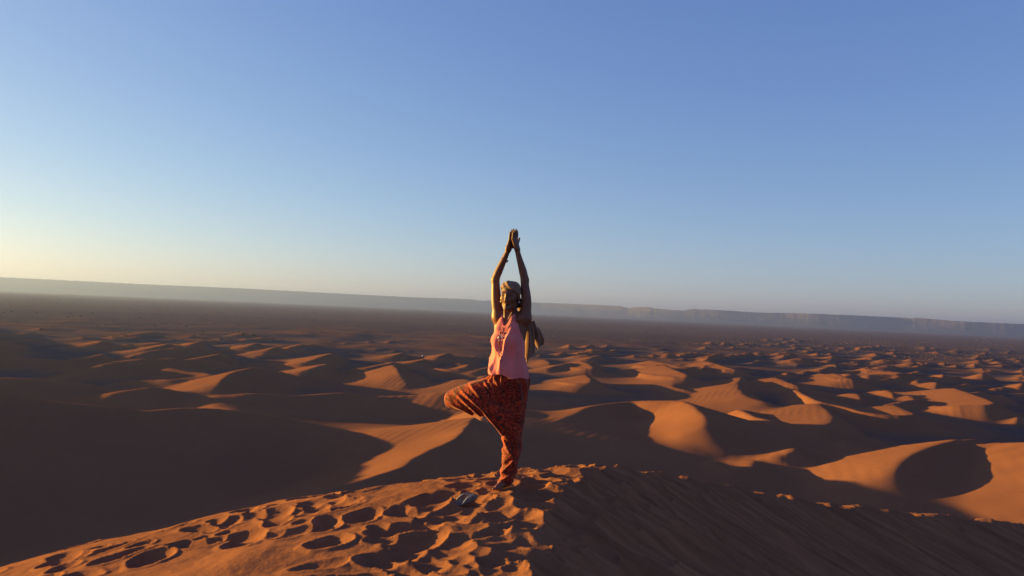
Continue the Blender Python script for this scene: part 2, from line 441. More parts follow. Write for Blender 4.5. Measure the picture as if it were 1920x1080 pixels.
# ------------------------------------------------------------------ far table hills
SKYLINE = [(-700, 494), (-400, 506), (0, 522), (120, 527), (250, 533), (460, 541), (600, 548), (760, 556), (880, 560), (905, 563), (935, 562), (1000, 566), (1100, 570), (1163, 573), (1180, 577),
           (1195, 575), (1222, 575), (1228, 578), (1282, 582), (1300, 579), (1350, 581), (1420, 586), (1480, 587), (1510, 588), (1600, 592), (1700, 597), (1712, 599), (1717, 597),
           (1800, 604), (1920, 610), (2200, 622), (2700, 646)]
def hills():
    us = np.array([p[0] for p in SKYLINE], float)
    el = np.array([((583 + (p[0] - 960) * .0448) - p[1]) / F_PX for p in SKYLINE])
    az = np.arctan((us - 960) / F_PX)
    th = np.radians(np.arange(-62, 62, .06))
    D = 9800 - 2200 * smoothstep(-.1, .35, th) + 350 * fbm(th * 7, th * 0 + 3, 3, 61, .35)
    H = ZC + np.interp(th, az, el) * .95 * D
    H = H + 3 * fbm(th * 150, th * 0, 3, 62)
    prof = [(-900, -.06), (-700, .03), (-520, .12), (-420, .19), (-330, .27), (-250, .36), (-190, .45), (-140, .54), (-100, .63), (-66, .72), (-40, .80), (-24, .86), (-15, .93), (-6, .985), (0, 1.0), (60, 1.0), (400, 1.0), (1200, .9)]
    rows = []
    for k, (dd, hh) in enumerate(prof):
        gully = fbm(th * 60 + dd * .001, th * 0 + dd * .004, 4, 63)
        w = math.sin(math.pi * min(max((dd + 900) / 900, 0), 1))
        r = D + dd * 1.0 + w * 45 * gully + 5 * fbm(th * 300, th * 0, 2, 64)
        z = H * hh * (1 + .12 * w * fbm(th * 45, th * 0 + 7 + dd * .003, 3, 66))
        if hh < 0: z = z * 0 - 4
        rows.append(np.stack([r * np.sin(th), r * np.cos(th), np.minimum(z, H)], -1))
    V = np.array(rows); n, m = V.shape[:2]
    I = np.arange(n * m).reshape(n, m)
    Fq = np.stack([I[:-1, :-1], I[:-1, 1:], I[1:, 1:], I[1:, :-1]], -1).reshape(-1, 4)
    mt, nt, b = new_mat('hill rock'); L = nt.links.new
    geo = node(nt, 'ShaderNodeNewGeometry'); mp = node(nt, 'ShaderNodeMapping'); mp.inputs['Scale'].default_value = (.004, .004, .06)
    L(geo.outputs['Position'], mp.inputs[0])
    nz = node(nt, 'ShaderNodeTexNoise', Scale=1.0, Detail=7.0, Roughness=.65); L(mp.outputs[0], nz.inputs['Vector'])
    rp = ramp(nt, [(.3, (.04, .032, .03)), (.55, (.075, .058, .05)), (.75, (.12, .095, .08))]); L(nz.outputs['Fac'], rp.inputs['Fac']); L(rp.outputs[0], b.inputs['Base Color'])
    b.inputs['Roughness'].default_value = 1.0; b.inputs['Specular IOR Level'].default_value = 0.0
    o = mesh_np('hills', V.reshape(-1, 3), Fq, mt)
    tag(o, 'long hazy blue table hills along the horizon', kind='structure')
hills()

# ------------------------------------------------------------------ air
def haze():
    X, Z0, Z1 = 17000.0, -8.0, 210.0
    V = [(sx * X, sy * X, z) for z in (Z0, Z1) for sx, sy in ((-1, -1), (1, -1), (1, 1), (-1, 1))]
    Fq = [(0, 3, 2, 1), (4, 5, 6, 7), (0, 1, 5, 4), (1, 2, 6, 5), (2, 3, 7, 6), (3, 0, 4, 7)]
    m = bpy.data.materials.new('air'); m.use_nodes = True; nt = m.node_tree; nt.nodes.clear()
    out = nt.nodes.new('ShaderNodeOutputMaterial'); v = nt.nodes.new('ShaderNodeVolumePrincipled')
    v.inputs['Color'].default_value = (.25, .35, .82, 1); v.inputs['Density'].default_value = HAZE; v.inputs['Anisotropy'].default_value = .40
    nt.links.new(v.outputs[0], out.inputs['Volume'])
    o = mesh_np('haze', V, Fq, m, smooth=False)
    tag(o, 'thin dusty evening haze lying over the whole desert', kind='stuff')
HAZE = 1.15e-4
haze()
# ------------------------------------------------------------------ solid modelling for the figure (distance fields turned into meshes)
class Solid:
    def __init__(s, lo, hi, h):
        s.lo = np.array(lo, float); s.h = h
        s.n = np.ceil((np.array(hi) - s.lo) / h).astype(int) + 1
        s.F = np.full(tuple(s.n), .12, np.float32)
        s.ax = [(s.lo[i] + h * np.arange(s.n[i])).astype(np.float32) for i in range(3)]
    def box(s, lo, hi):
        i0 = np.clip(np.floor((np.array(lo) - s.lo) / s.h).astype(int), 0, s.n)
        i1 = np.clip(np.ceil((np.array(hi) - s.lo) / s.h).astype(int) + 1, 0, s.n)
        sl = tuple(slice(a, b) for a, b in zip(i0, i1))
        return sl, s.ax[0][sl[0]][:, None, None], s.ax[1][sl[1]][None, :, None], s.ax[2][sl[2]][None, None, :]
    def add(s, lo, hi, fn, k):
        pad = max(k, s.h * 3) + .004
        sl, X, Y, Z = s.box(np.array(lo) - pad, np.array(hi) + pad)
        if min(x.stop - x.start for x in sl) <= 0: return
        d = fn(X, Y, Z).astype(np.float32); f = s.F[sl]
        if k > 0:
            h = np.maximum(k - np.abs(f - d), 0) / k
            s.F[sl] = np.minimum(f, d) - h * h * k * .25
        else: s.F[sl] = np.minimum(f, d)
    def cut(s, lo, hi, fn, k):
        sl, X, Y, Z = s.box(np.array(lo) - k, np.array(hi) + k)
        d = -fn(X, Y, Z).astype(np.float32); f = s.F[sl]
        h = np.maximum(k - np.abs(f - d), 0) / k
        s.F[sl] = np.maximum(f, d) + h * h * k * .25
    def cone(s, a, b, ra, rb, k=.02, sub=False):
        a = np.array(a, float); b = np.array(b, float); ab = b - a; L2 = float(ab @ ab) + 1e-12
        def fn(X, Y, Z):
            px, py, pz = X - a[0], Y - a[1], Z - a[2]
            t = np.clip((px * ab[0] + py * ab[1] + pz * ab[2]) / L2, 0, 1)
            return np.sqrt((px - t * ab[0]) ** 2 + (py - t * ab[1]) ** 2 + (pz - t * ab[2]) ** 2) - (ra + (rb - ra) * t)
        r = max(ra, rb)
        (s.cut if sub else s.add)(np.minimum(a, b) - r, np.maximum(a, b) + r, fn, k)
    def chain(s, pts, radii, k=.02, fy=1.0):
        """one limb: cones joined end to end, blended into the rest as a whole"""
        P = [np.array(p, float) for p in pts]
        def fn(X, Y, Z):
            out = None
            for a, b, ra, rb in zip(P[:-1], P[1:], radii[:-1], radii[1:]):
                ab = b - a; L2 = float(ab @ ab) + 1e-12
                px, py, pz = X - a[0], Y - a[1], Z - a[2]
                t = np.clip((px * ab[0] + py * ab[1] + pz * ab[2]) / L2, 0, 1)
                d = np.sqrt((px - t * ab[0]) ** 2 + ((py - t * ab[1]) / fy) ** 2 + (pz - t * ab[2]) ** 2) - (ra + (rb - ra) * t)
                out = d if out is None else np.minimum(out, d)
            return out
        r = max(radii); A = np.array(P)
        s.add(A.min(0) - r, A.max(0) + r, fn, k)
    def limb(s, pts, radii, k=.02, n=5, fy=1.0):
        """smooth limb through the points"""
        C = catmull(np.array([list(p) + [r] for p, r in zip(pts, radii)]), n)
        s.chain(list(C[:, :3]), list(C[:, 3]), k, fy)
    def ell(s, c, r, k=.02, rz=0.0, sub=False):
        c = np.array(c, float); r = np.array(r, float); co, si = math.cos(rz), math.sin(rz)
        def fn(X, Y, Z):
            x, y, z = X - c[0], Y - c[1], Z - c[2]
            x, y = x * co + y * si, -x * si + y * co
            k0 = np.sqrt((x / r[0]) ** 2 + (y / r[1]) ** 2 + (z / r[2]) ** 2); k1 = np.sqrt((x / r[0] ** 2) ** 2 + (y / r[1] ** 2) ** 2 + (z / r[2] ** 2) ** 2) + 1e-9
            return k0 * (k0 - 1) / k1
        m = r.max()
        (s.cut if sub else s.add)(c - m, c + m, fn, k)
    def grid(s):
        return s.ax[0][:, None, None], s.ax[1][None, :, None], s.ax[2][None, None, :]
    def at(s, p):
        i = np.clip(np.round((np.asarray(p) - s.lo) / s.h).astype(int), 0, s.n - 1)
        return s.F[tuple(i)]
    def front(s, x, z):
        """depth of the surface facing the camera at (x, z)"""
        i = int(round((x - s.lo[0]) / s.h)); k = int(round((z - s.lo[2]) / s.h))
        col = s.F[i, :, k]; j = np.where(col < 0)[0]
        return float(s.ax[1][j[0]]) if len(j) else 0.0
    def mesh(s):
        F = s.F; ins = F < 0
        c = ins[:-1, :-1, :-1].astype(np.int8)
        for dx, dy, dz in ((1, 0, 0), (0, 1, 0), (0, 0, 1), (1, 1, 0), (1, 0, 1), (0, 1, 1), (1, 1, 1)):
            c = c + ins[dx:F.shape[0] - 1 + dx, dy:F.shape[1] - 1 + dy, dz:F.shape[2] - 1 + dz]
        cells = np.argwhere((c > 0) & (c < 8))
        idx = np.full(c.shape, -1, np.int32); idx[tuple(cells.T)] = np.arange(len(cells))
        acc = np.zeros((len(cells), 3)); cnt = np.zeros(len(cells))
        corners = [(0, 0, 0), (1, 0, 0), (0, 1, 0), (1, 1, 0), (0, 0, 1), (1, 0, 1), (0, 1, 1), (1, 1, 1)]
        val = {q: F[cells[:, 0] + q[0], cells[:, 1] + q[1], cells[:, 2] + q[2]].astype(float) for q in corners}
        for q in corners:
            for ax in range(3):
                if q[ax]: continue
                p = list(q); p[ax] = 1; p = tuple(p)
                a, b = val[q], val[p]; m = (a < 0) != (b < 0)
                t = np.where(m, a / np.where(m, a - b, 1), 0)
                pos = np.tile(np.array(q, float), (len(cells), 1)); pos[:, ax] += t
                acc += pos * m[:, None]; cnt += m
        V = (cells + acc / cnt[:, None]) * s.h + s.lo
        quads = []
        for ax in range(3):
            a = [slice(1, -1)] * 3; a[ax] = slice(0, -1); b = list(a); b[ax] = slice(1, None)
            A, B = ins[tuple(a)], ins[tuple(b)]
            for sign in (0, 1):
                e = np.argwhere(A & ~B if sign == 0 else ~A & B)
                e = e + np.array([0 if i == ax else 1 for i in range(3)])
                u, v = (ax + 1) % 3, (ax + 2) % 3
                def cell(du, dv):
                    q = e.copy(); q[:, u] -= du; q[:, v] -= dv
                    return idx[q[:, 0], q[:, 1], q[:, 2]]
                Q = np.stack([cell(1, 1), cell(0, 1), cell(0, 0), cell(1, 0)], -1)
                quads.append(Q if sign == 0 else Q[:, ::-1])
        Q = np.concatenate(quads)
        Q = Q[(Q >= 0).all(1)]
        return V, Q
def relax(V, Q, n=2, lam=.5):
    for _ in range(n):
        acc = np.zeros_like(V); cnt = np.zeros(len(V))
        for i in range(4):
            for j in ((i + 1) % 4, (i - 1) % 4):
                np.add.at(acc, Q[:, i], V[Q[:, j]]); np.add.at(cnt, Q[:, i], 1)
        V = V + lam * (acc / np.maximum(cnt, 1)[:, None] - V)
    return V

def noise3(x, y, z, sc, seed):
    return perlin(x * sc + z * sc * .37, y * sc - z * sc * .61 + 3.1, seed) * .6 + perlin(z * sc + 1.7, x * sc * .7 + y * sc * .7, seed + 5) * .6

# ------------------------------------------------------------------ cloth and skin materials
def cloth_mat(name, c1, c2, weave=900.0, bump=.0006, mott=14.0, rough=.9, sheen=.15):
    m, nt, b = new_mat(name); L = nt.links.new
    tc = node(nt, 'ShaderNodeTexCoord')
    n1 = node(nt, 'ShaderNodeTexNoise', Scale=mott, Detail=4.0); L(tc.outputs['Object'], n1.inputs['Vector'])
    r = ramp(nt, [(.3, c1), (.7, c2)]); L(n1.outputs['Fac'], r.inputs['Fac']); L(r.outputs[0], b.inputs['Base Color'])
    w = node(nt, 'ShaderNodeTexNoise', Scale=weave, Detail=1.0); L(tc.outputs['Object'], w.inputs['Vector'])
    bp = node(nt, 'ShaderNodeBump', Strength=.5, Distance=bump); L(w.outputs['Fac'], bp.inputs['Height']); L(bp.outputs[0], b.inputs['Normal'])
    b.inputs['Roughness'].default_value = rough; b.inputs['Sheen Weight'].default_value = sheen; b.inputs['Specular IOR Level'].default_value = .2
    return m
def plain_mat(name, c, rough=.6, metal=0.0):
    m, nt, b = new_mat(name); tc = node(nt, 'ShaderNodeTexCoord')
    n1 = node(nt, 'ShaderNodeTexNoise', Scale=60.0, Detail=2.0); nt.links.new(tc.outputs['Object'], n1.inputs['Vector'])
    r = ramp(nt, [(.3, tuple(q * .8 for q in c)), (.7, c)]); nt.links.new(n1.outputs['Fac'], r.inputs['Fac']); nt.links.new(r.outputs[0], b.inputs['Base Color'])
    b.inputs['Roughness'].default_value = rough; b.inputs['Metallic'].default_value = metal
    return m
def skin_mat():
    m, nt, b = new_mat('skin'); L = nt.links.new
    at = node(nt, 'ShaderNodeAttribute', attribute_name='tint'); tc = node(nt, 'ShaderNodeTexCoord')
    n1 = node(nt, 'ShaderNodeTexNoise', Scale=35.0, Detail=5.0); L(tc.outputs['Object'], n1.inputs['Vector'])
    r = ramp(nt, [(.3, (.82, .78, .76)), (.7, (1.06, 1.04, 1.02))]); L(n1.outputs['Fac'], r.inputs['Fac'])
    mx = node(nt, 'ShaderNodeMixRGB', blend_type='MULTIPLY', Fac=1.0); L(at.outputs['Color'], mx.inputs[1]); L(r.outputs[0], mx.inputs[2])
    L(mx.outputs[0], b.inputs['Base Color'])
    b.inputs['Roughness'].default_value = .5; b.inputs['Specular IOR Level'].default_value = .35
    return m
def paisley_mat():
    m, nt, b = new_mat('printed cotton'); L = nt.links.new
    tc = node(nt, 'ShaderNodeTexCoord')
    wn_ = node(nt, 'ShaderNodeTexNoise', Scale=9.0, Detail=2.0); L(tc.outputs['Object'], wn_.inputs['Vector'])
    sub = node(nt, 'ShaderNodeVectorMath', operation='SCALE'); L(wn_.outputs['Color'], sub.inputs[0]); sub.inputs['Scale'].default_value = .09
    ad = node(nt, 'ShaderNodeVectorMath', operation='ADD'); L(tc.outputs['Object'], ad.inputs[0]); L(sub.outputs[0], ad.inputs[1])
    # big drop shapes with ringed outlines
    v1 = node(nt, 'ShaderNodeTexVoronoi', Scale=14.0); L(ad.outputs[0], v1.inputs['Vector'])
    m1 = node(nt, 'ShaderNodeMath', operation='MULTIPLY'); L(v1.outputs['Distance'], m1.inputs[0]); m1.inputs[1].default_value = 24.0
    s1 = node(nt, 'ShaderNodeMath', operation='SINE'); L(m1.outputs[0], s1.inputs[0])
    # curling vines
    w1 = node(nt, 'ShaderNodeTexWave', Scale=16.0, Distortion=22.0, Detail=2.5); w1.inputs['Detail Scale'].default_value = 2.2; L(tc.outputs['Object'], w1.inputs['Vector'])
    base = ramp(nt, [(.30, (.034, .003, .002)), (.50, (.18, .009, .004)), (.72, (.38, .030, .007))])
    nb = node(nt, 'ShaderNodeTexNoise', Scale=20.0, Detail=3.0); L(ad.outputs[0], nb.inputs['Vector'])
    mrg = node(nt, 'ShaderNodeMath', operation='MULTIPLY_ADD'); L(s1.outputs[0], mrg.inputs[0]); mrg.inputs[1].default_value = .16; L(nb.outputs['Fac'], mrg.inputs[2])
    L(mrg.outputs[0], base.inputs['Fac'])
    lines = ramp(nt, [(.0, (0, 0, 0)), (.86, (0, 0, 0)), (.91, (1, 1, 1)), (1.0, (1, 1, 1))]); L(w1.outputs['Fac'], lines.inputs['Fac'])
    ring = ramp(nt, [(.0, (0, 0, 0)), (.90, (0, 0, 0)), (.96, (1, 1, 1)), (1.0, (1, 1, 1))]); L(s1.outputs[0], ring.inputs['Fac'])
    mxl = node(nt, 'ShaderNodeMath', operation='MAXIMUM'); L(lines.outputs[0], mxl.inputs[0]); L(ring.outputs[0], mxl.inputs[1])
    fade = node(nt, 'ShaderNodeMath', operation='MULTIPLY'); L(mxl.outputs[0], fade.inputs[0]); fade.inputs[1].default_value = .42
    mx = node(nt, 'ShaderNodeMixRGB'); L(fade.outputs[0], mx.inputs['Fac']); L(base.outputs[0], mx.inputs[1]); mx.inputs[2].default_value = (.42, .085, .024, 1)
    L(mx.outputs[0], b.inputs['Base Color'])
    w = node(nt, 'ShaderNodeTexNoise', Scale=700.0, Detail=1.0); L(tc.outputs['Object'], w.inputs['Vector'])
    bp = node(nt, 'ShaderNodeBump', Strength=.4, Distance=.0008); L(w.outputs['Fac'], bp.inputs['Height']); L(bp.outputs[0], b.inputs['Normal'])
    b.inputs['Roughness'].default_value = .8; b.inputs['Sheen Weight'].default_value = .1; b.inputs['Specular IOR Level'].default_value = .25
    return m

def uv_ball(c, r, seg=12, rings_=8, scale=(1, 1, 1)):
    V = [(c[0], c[1], c[2] + r * scale[2])]; Fq = []
    for i in range(1, rings_):
        a = math.pi * i / rings_
        for j in range(seg):
            p = 2 * math.pi * j / seg
            V.append((c[0] + r * scale[0] * math.sin(a) * math.cos(p), c[1] + r * scale[1] * math.sin(a) * math.sin(p), c[2] + r * scale[2] * math.cos(a)))
    V.append((c[0], c[1], c[2] - r * scale[2]))
    for j in range(seg):
        k = (j + 1) % seg
        Fq.append((0, 1 + j, 1 + k, 1 + k))
        for i in range(rings_ - 2): Fq.append((1 + i * seg + j, 1 + (i + 1) * seg + j, 1 + (i + 1) * seg + k, 1 + i * seg + k))
        b = 1 + (rings_ - 2) * seg
        Fq.append((b + j, len(V) - 1, len(V) - 1, b + k))
    return V, Fq
def poly_mesh(name, V, Fq, mat, parent=None, smooth=True):
    me = bpy.data.meshes.new(name)
    me.from_pydata([tuple(v) for v in V], [], [tuple(dict.fromkeys(f)) for f in Fq]); me.update()
    me.polygons.foreach_set('use_smooth', np.full(len(me.polygons), smooth, bool))
    o = bpy.data.objects.new(name, me); COL.objects.link(o); me.materials.append(mat)
    if parent: o.parent = parent
    return o
def tube(pts, radii, seg=8, closed=False, flat=1.0):
    """swept tube along points"""
    P = np.array(pts, float); n = len(P); V = []; Fq = []
    if np.isscalar(radii): radii = [radii] * n
    up = np.array([.13, .21, .97])
    for i in range(n):
        t = P[(i + 1) % n if closed else min(i + 1, n - 1)] - P[(i - 1) % n if closed else max(i - 1, 0)]; t /= np.linalg.norm(t) + 1e-12
        a = np.cross(t, up); a /= np.linalg.norm(a) + 1e-12; b = np.cross(t, a)
        for j in range(seg):
            q = 2 * math.pi * j / seg; V.append(P[i] + radii[i] * (math.cos(q) * a + flat * math.sin(q) * b))
    for i in range(n if closed else n - 1):
        for j in range(seg):
            k = (j + 1) % seg; i2 = (i + 1) % n
            Fq.append((i * seg + j, i * seg + k, i2 * seg + k, i2 * seg + j))
    if not closed:
        Fq.append(tuple(range(seg))[::-1]); Fq.append(tuple((n - 1) * seg + j for j in range(seg)))
    return V, Fq
def join_parts(parts):
    V, Fq = [], []
    for v, f in parts:
        o = len(V); V += [tuple(x) for x in v]; Fq += [tuple(i + o for i in q) for q in f]
    return V, Fq

# ------------------------------------------------------------------ the person, in tree pose
PX, PY = unproject(945, 914, 22.545)
def loc(u, v):
    """photograph pixel on the figure's upright plane -> local (x, z) in metres"""
    dx, dy, s = u - 945.0, v - 914.0, F_PX / PY
    return ((dx * CR + dy * SR) / s, (dx * SR - dy * CR) / s)

def build_person():
    root = empty('person', (PX, PY, 22.548)); root.scale = (1.008, 1.008, 1.008)
    tag(root, 'person in pink tank top and red patterned trousers balancing on one leg', 'person')
    TA = R(-30)                                     # the chest is turned towards the left of the picture
    ct, st_ = math.cos(TA), math.sin(TA)
    def tor(x, y, z): return (x * ct - y * st_ - .012, x * st_ + y * ct, z)
    HC = np.array([-.020, -.045, 1.564]); HA = R(-21)
    ch, sh = math.cos(HA), math.sin(HA)
    def hd(x, y, z): return (HC[0] + x * ch - y * sh, HC[1] + x * sh + y * ch, HC[2] + z)
    # ---- body
    B = Solid((-.60, -.30, -.04), (.24, .24, 2.17), .004)
    # trunk
    B.ell(tor(0, 0, 1.21), (.128, .088, .20), .05, TA)
    B.ell(tor(0, 0, 1.05), (.112, .085, .14), .05, TA)
    B.ell((-.005, .005, .89), (.150, .105, .115), .06)
    for sx in (-1, 1): B.ell(tor(sx * .062, -.068, 1.20), (.052, .045, .052), .03, TA)
    SH = {-1: (-.108, .045, 1.385), 1: (.108, -.040, 1.385)}
    EL = {-1: (-.149, .045, 1.695), 1: (.094, -.02, 1.700)}
    WR = {-1: (-.052, -.005, 1.942), 1: (.020, -.028, 1.945)}
    for sx in (-1, 1):
        B.cone(tor(sx * .085, .015, 1.22), SH[sx], .042, .043, .05)                 # lifted shoulder blade and armpit
        B.cone(tor(sx * .03, .015, 1.385), SH[sx], .045, .046, .04)
        B.cone(tor(sx * .02, -.035, 1.345), tor(sx * .10, -.035, 1.375), .013, .015, .02)   # collar bones
        up = np.array(SH[sx]); e = np.array(EL[sx]); w = np.array(WR[sx])
        m = up + (e - up) * .45 + np.array([-.006 if sx < 0 else .012, 0, 0])
        pass
        B.ell(e + np.array([sx * .006, .010, -.004]), (.024, .024, .024), .02)
        fm = e + (w - e) * .30 + np.array([sx * .003, .004, 0])
        B.limb([up, m, e - (e - up) * .10, e + (w - e) * .06, fm, e + (w - e) * .7, w], [.048, .0425, .0335, .0325, .0325, .0245, .0200], .03)
        B.cone(w + np.array([.004, .006, 0]), w + np.array([-.004, -.008, .015]), .020, .019, .012)
    B.chain([tor(0, .02, 1.36), tuple(HC + np.array([.004, .03, -.07]))], [.056, .050], .03)
    for sx in (-1, 1): B.cone(tor(sx * .014, -.045, 1.335), hd(sx * .045, .0, -.085), .010, .010, .015)      # neck cords
    # head and face
    B.ell(hd(0, .014, .036), (.073, .090, .086), .02, HA)
    B.ell(hd(0, -.028, -.030), (.056, .058, .086), .03, HA)
    for sx in (-1, 1):
        B.cone(hd(sx * .043, .0, -.070), hd(sx * .011, -.066, -.106), .015, .0125, .03)
        B.ell(hd(sx * .040, -.058, -.026), (.020, .018, .020), .025, HA)
        B.ell(hd(sx * .075, .012, -.016), (.009, .019, .030), .006, HA)
    B.ell(hd(0, -.072, -.107), (.016, .014, .014), .022, HA)
    B.cone(hd(-.038, -.073, .016), hd(.038, -.073, .016), .0105, .0105, .018)
    for sx in (-1, 1): B.ell(hd(sx * .030, -.092, -.004), (.0180, .013, .0105), .012, HA, sub=True)
    B.cone(hd(0, -.084, .004), hd(0, -.1015, -.041), .0065, .0085, .014)
    for sx in (-1, 1): B.ell(hd(sx * .0105, -.0925, -.043), (.0070, .008, .0060), .008, HA)
    for sx in (-1, 1):
        B.cone(hd(sx * .016, -.0795, .0030), hd(sx * .044, -.0735, .0020), .0052, .0048, .004)      # eyelids
        B.cone(hd(sx * .016, -.0775, -.0105), hd(sx * .043, -.0725, -.0100), .0050, .0046, .005)
        B.cone(hd(0, -.0915, -.0700), hd(sx * .023, -.0800, -.0740), .0046, .0026, .006)
        B.cone(hd(0, -.0905, -.0795), hd(sx * .021, -.0800, -.0755), .0052, .0026, .006)
    # legs
    B.limb([(.06, 0, .86), (.055, -.02, .46), (.02, .01, .06)], [.090, .052, .036], .03)
    B.ell((.05, .028, .33), (.045, .05, .10), .03)
    B.limb([(-.085, 0, .815), (-.27, .045, .745)], [.080, .066], .03)
    B.chain([(-.27, .045, .745), (-.445, .09, .690), (-.11, .0, .585)], [.066, .046, .032], .02)
    B.chain([(-.11, .0, .585), (-.03, -.03, .49)], [.032, .022], .02)
    B.chain([(.022, .035, .032), (-.02, -.04, .030), (-.058, -.115, .018)], [.032, .031, .022], .02)
    for k in range(5):
        b0 = np.array([-.072 + .015 * k, -.112 - .004 * (2 - abs(k - 1)), .014]); L_ = [.030, .030, .027, .023, .018][k]
        B.cone(b0, b0 + np.array([-.42, -.9, -.05]) * L_, .0105 if k == 0 else .008, .009 if k == 0 else .0065, .006)
    # hands, palms together overhead
    Wd = np.array([.60, .80, 0]); Nn = np.array([-.80, .60, 0]); Up = np.array([0.02, 0, 1.0])
    tips = []
    for sx in (-1, 1):
        n = Nn if sx < 0 else -Nn
        base = np.array([-.016, -.017, 1.965]) + n * .0125
        wrist = np.array(WR[sx])
        for j, (o, L_, lf) in enumerate([(-.029, .085, .056), (-.0098, .090, .070), (.0098, .091, .077), (.029, .088, .070)]):
            kn = base + Wd * o * 1.0 + Up * (L_ - .02) + n * (.004 - abs(j - 1.5) * .001)
            B.cone(wrist + Wd * o * .55 + Up * .005, kn, .0135, .0105, .014)
            d1 = Up + Wd * o * 1.1 + n * .05; d1 /= np.linalg.norm(d1)
            p1 = kn + d1 * lf * .50; d2 = Up + Wd * o * .3 - n * .10; d2 /= np.linalg.norm(d2)
            p2 = p1 + d2 * lf * .30; p3 = p2 + (d2 - n * .06) * lf * .22
            B.chain([kn, p1, p2, p3], [.0092, .0082, .0074, .0058], .0025)
            tips.append(p3)
        t0 = base + Wd * .022 + Up * .005; t1 = base + Wd * .046 + Up * .038 + n * .002; t2 = base + Wd * .060 + Up * .062; t3 = base + Wd * .068 + Up * .080
        B.chain([t0, t1, t2, t3], [.0155, .0115, .0095, .0075], .008)
    V, Q = B.mesh(); V = relax(V, Q, 1, .35)
    body = mesh_np('body', V, Q, skin_mat(), root)
    tint = np.tile(np.array([.175, .062, .033, 1.0]), (len(V), 1))
    P = V - HC; hx = P[:, 0] * ch + P[:, 1] * sh; hy = -P[:, 0] * sh + P[:, 1] * ch; hz = P[:, 2]
    face = (hy < -.05) & (np.abs(hz) < .13)
    lipm = face & (((hz + .0750) / .0105) ** 2 + (hx / .027) ** 2 < 1); tint[lipm, :3] = (.17, .045, .033)
    seam = face & (np.abs(hz + .0750) < .002) & (np.abs(hx) < .024); tint[seam, :3] = (.05, .015, .012)
    for sx in (-1, 1):
        ax_ = hx * sx
        brow = face & (ax_ > .010) & (ax_ < .050) & (np.abs(hz - (.0165 + .006 * np.sin((ax_ - .010) / .040 * 2.4))) < .0032 - .04 * np.maximum(ax_ - .035, 0))
        tint[brow, :3] = (.035, .018, .012)
        lid = face & (((ax_ - .030) / .021) ** 2 + ((hz + .004) / .012) ** 2 < 1); tint[lid, :3] = (.12, .044, .026)
    hair = ((hx / .082) ** 2 + ((hy - .014) / .10) ** 2 + ((hz - .036) / .096) ** 2 < 1) & (hz > .056 - (hy + .09) * .5) & (hz > -.02); tint[hair, :3] = (.045, .024, .015)
    for p in tips:
        dd = V - p; nail = ((dd ** 2).sum(1) < .0085 ** 2) & (dd[:, 2] > -.004); tint[nail, :3] = (.10, .012, .018)
    at = body.data.attributes.new('tint', 'FLOAT_COLOR', 'POINT'); at.data.foreach_set('color', tint.astype(np.float32).ravel())
    # eyes
    white = plain_mat('eye white', (.40, .36, .33), .25); dark = plain_mat('iris', (.03, .018, .012), .15)
    for sx in (-1, 1):
        c = np.array(hd(sx * .030, -.0665, -.0035)); g = np.array(hd(sx * .030 - .10, -.0665 - .5, -.03)) - c; g /= np.linalg.norm(g)
        e = poly_mesh('eye', *uv_ball(c, .0122, 14, 10), white, root)
        poly_mesh('iris', *uv_ball(c + g * .0072, .0060, 10, 8), dark, e)
    # ---- tank top: loose over the chest, cut low at the neck and arms
    T = Solid((-.30, -.26, .84), (.27, .22, 1.47), .004)
    T.ell(tor(0, 0, 1.21), (.138, .100, .215), .05, TA)
    for sx in (-1, 1):
        T.ell(tor(sx * .062, -.070, 1.195), (.062, .055, .062), .04, TA)
        T.chain([tor(sx * .062, -.060, 1.29), tor(sx * .052, -.050, 1.355), tor(sx * .046, -.028, 1.405), tor(sx * .044, .01, 1.432), tor(sx * .05, .05, 1.40)], [.034, .020, .015, .014, .016], .025)
    T.ell(tor(0, -.004, 1.04), (.140, .112, .19), .06, TA)
    T.ell((-.010, -.004, .905), (.172, .134, .16), .07)
    X, Y, Z = T.grid()
    tx = (X + .012) * ct + Y * st_; ty = -(X + .012) * st_ + Y * ct
    a = np.arctan2(tx, -ty)
    low = np.clip((1.24 - Z) / .16, 0, 1)
    fold = (np.sin(a * 9 + 1.1 + 1.6 * np.sin(Z * 9) + Z * 5) * .5 + np.sin(a * 17 - Z * 14 + .6) * .28) * .0075 * low
    q = tx * .80 + (Z - 1.08) * .55                                   # drag lines from the bust down to the hip
    fold = fold + .010 * np.clip(1 - np.abs(np.sin(q * 26 + .5)) * 1.4, -.3, 1) * low * np.clip(1 - tx * 6, 0, 1) * (ty < 0)
    ridge = np.exp(-((tx - .022 + (1.1 - Z) * .20) / .016) ** 2) * .016 * np.clip((1.30 - Z) / .1, 0, 1) * np.clip((Z - .90) / .12, 0, 1) * (ty < 0)
    T.F -= (fold + ridge).astype(np.float32)
    t_ = np.abs(tx)
    scoop = np.where(ty < .0, 1.318, 1.345) + (t_ / .040) ** 2.2 * .085
    arm = np.where(t_ > .054, 1.46 - (t_ - .054) / .078 * .215, 1.5)
    arm = np.maximum(arm, 1.245)
    top = np.minimum(scoop, arm)
    clip = (Z - top) * .55
    hem = .905 - X * .13 + .010 * np.sin(a * 5 + 1)
    T.F = np.maximum(np.maximum(T.F, clip), (hem - Z)).astype(np.float32)
    V, Q = T.mesh(); V = relax(V, Q, 1, .4)
    mesh_np('tank_top', V, Q, cloth_mat('pink jersey', (.68, .165, .155), (.76, .195, .18)), root)
    # ---- trousers
    G = Solid((-.60, -.27, -.02), (.24, .24, .98), .004)
    G.ell((-.008, 0, .86), (.160, .116, .13), .05)
    G.limb([(.060, 0, .84), (.058, 0, .62), (.050, .0, .45), (.050, .005, .29), (.028, .005, .12), (.002, .0, .025)], [.108, .096, .083, .080, .067, .054], .04)
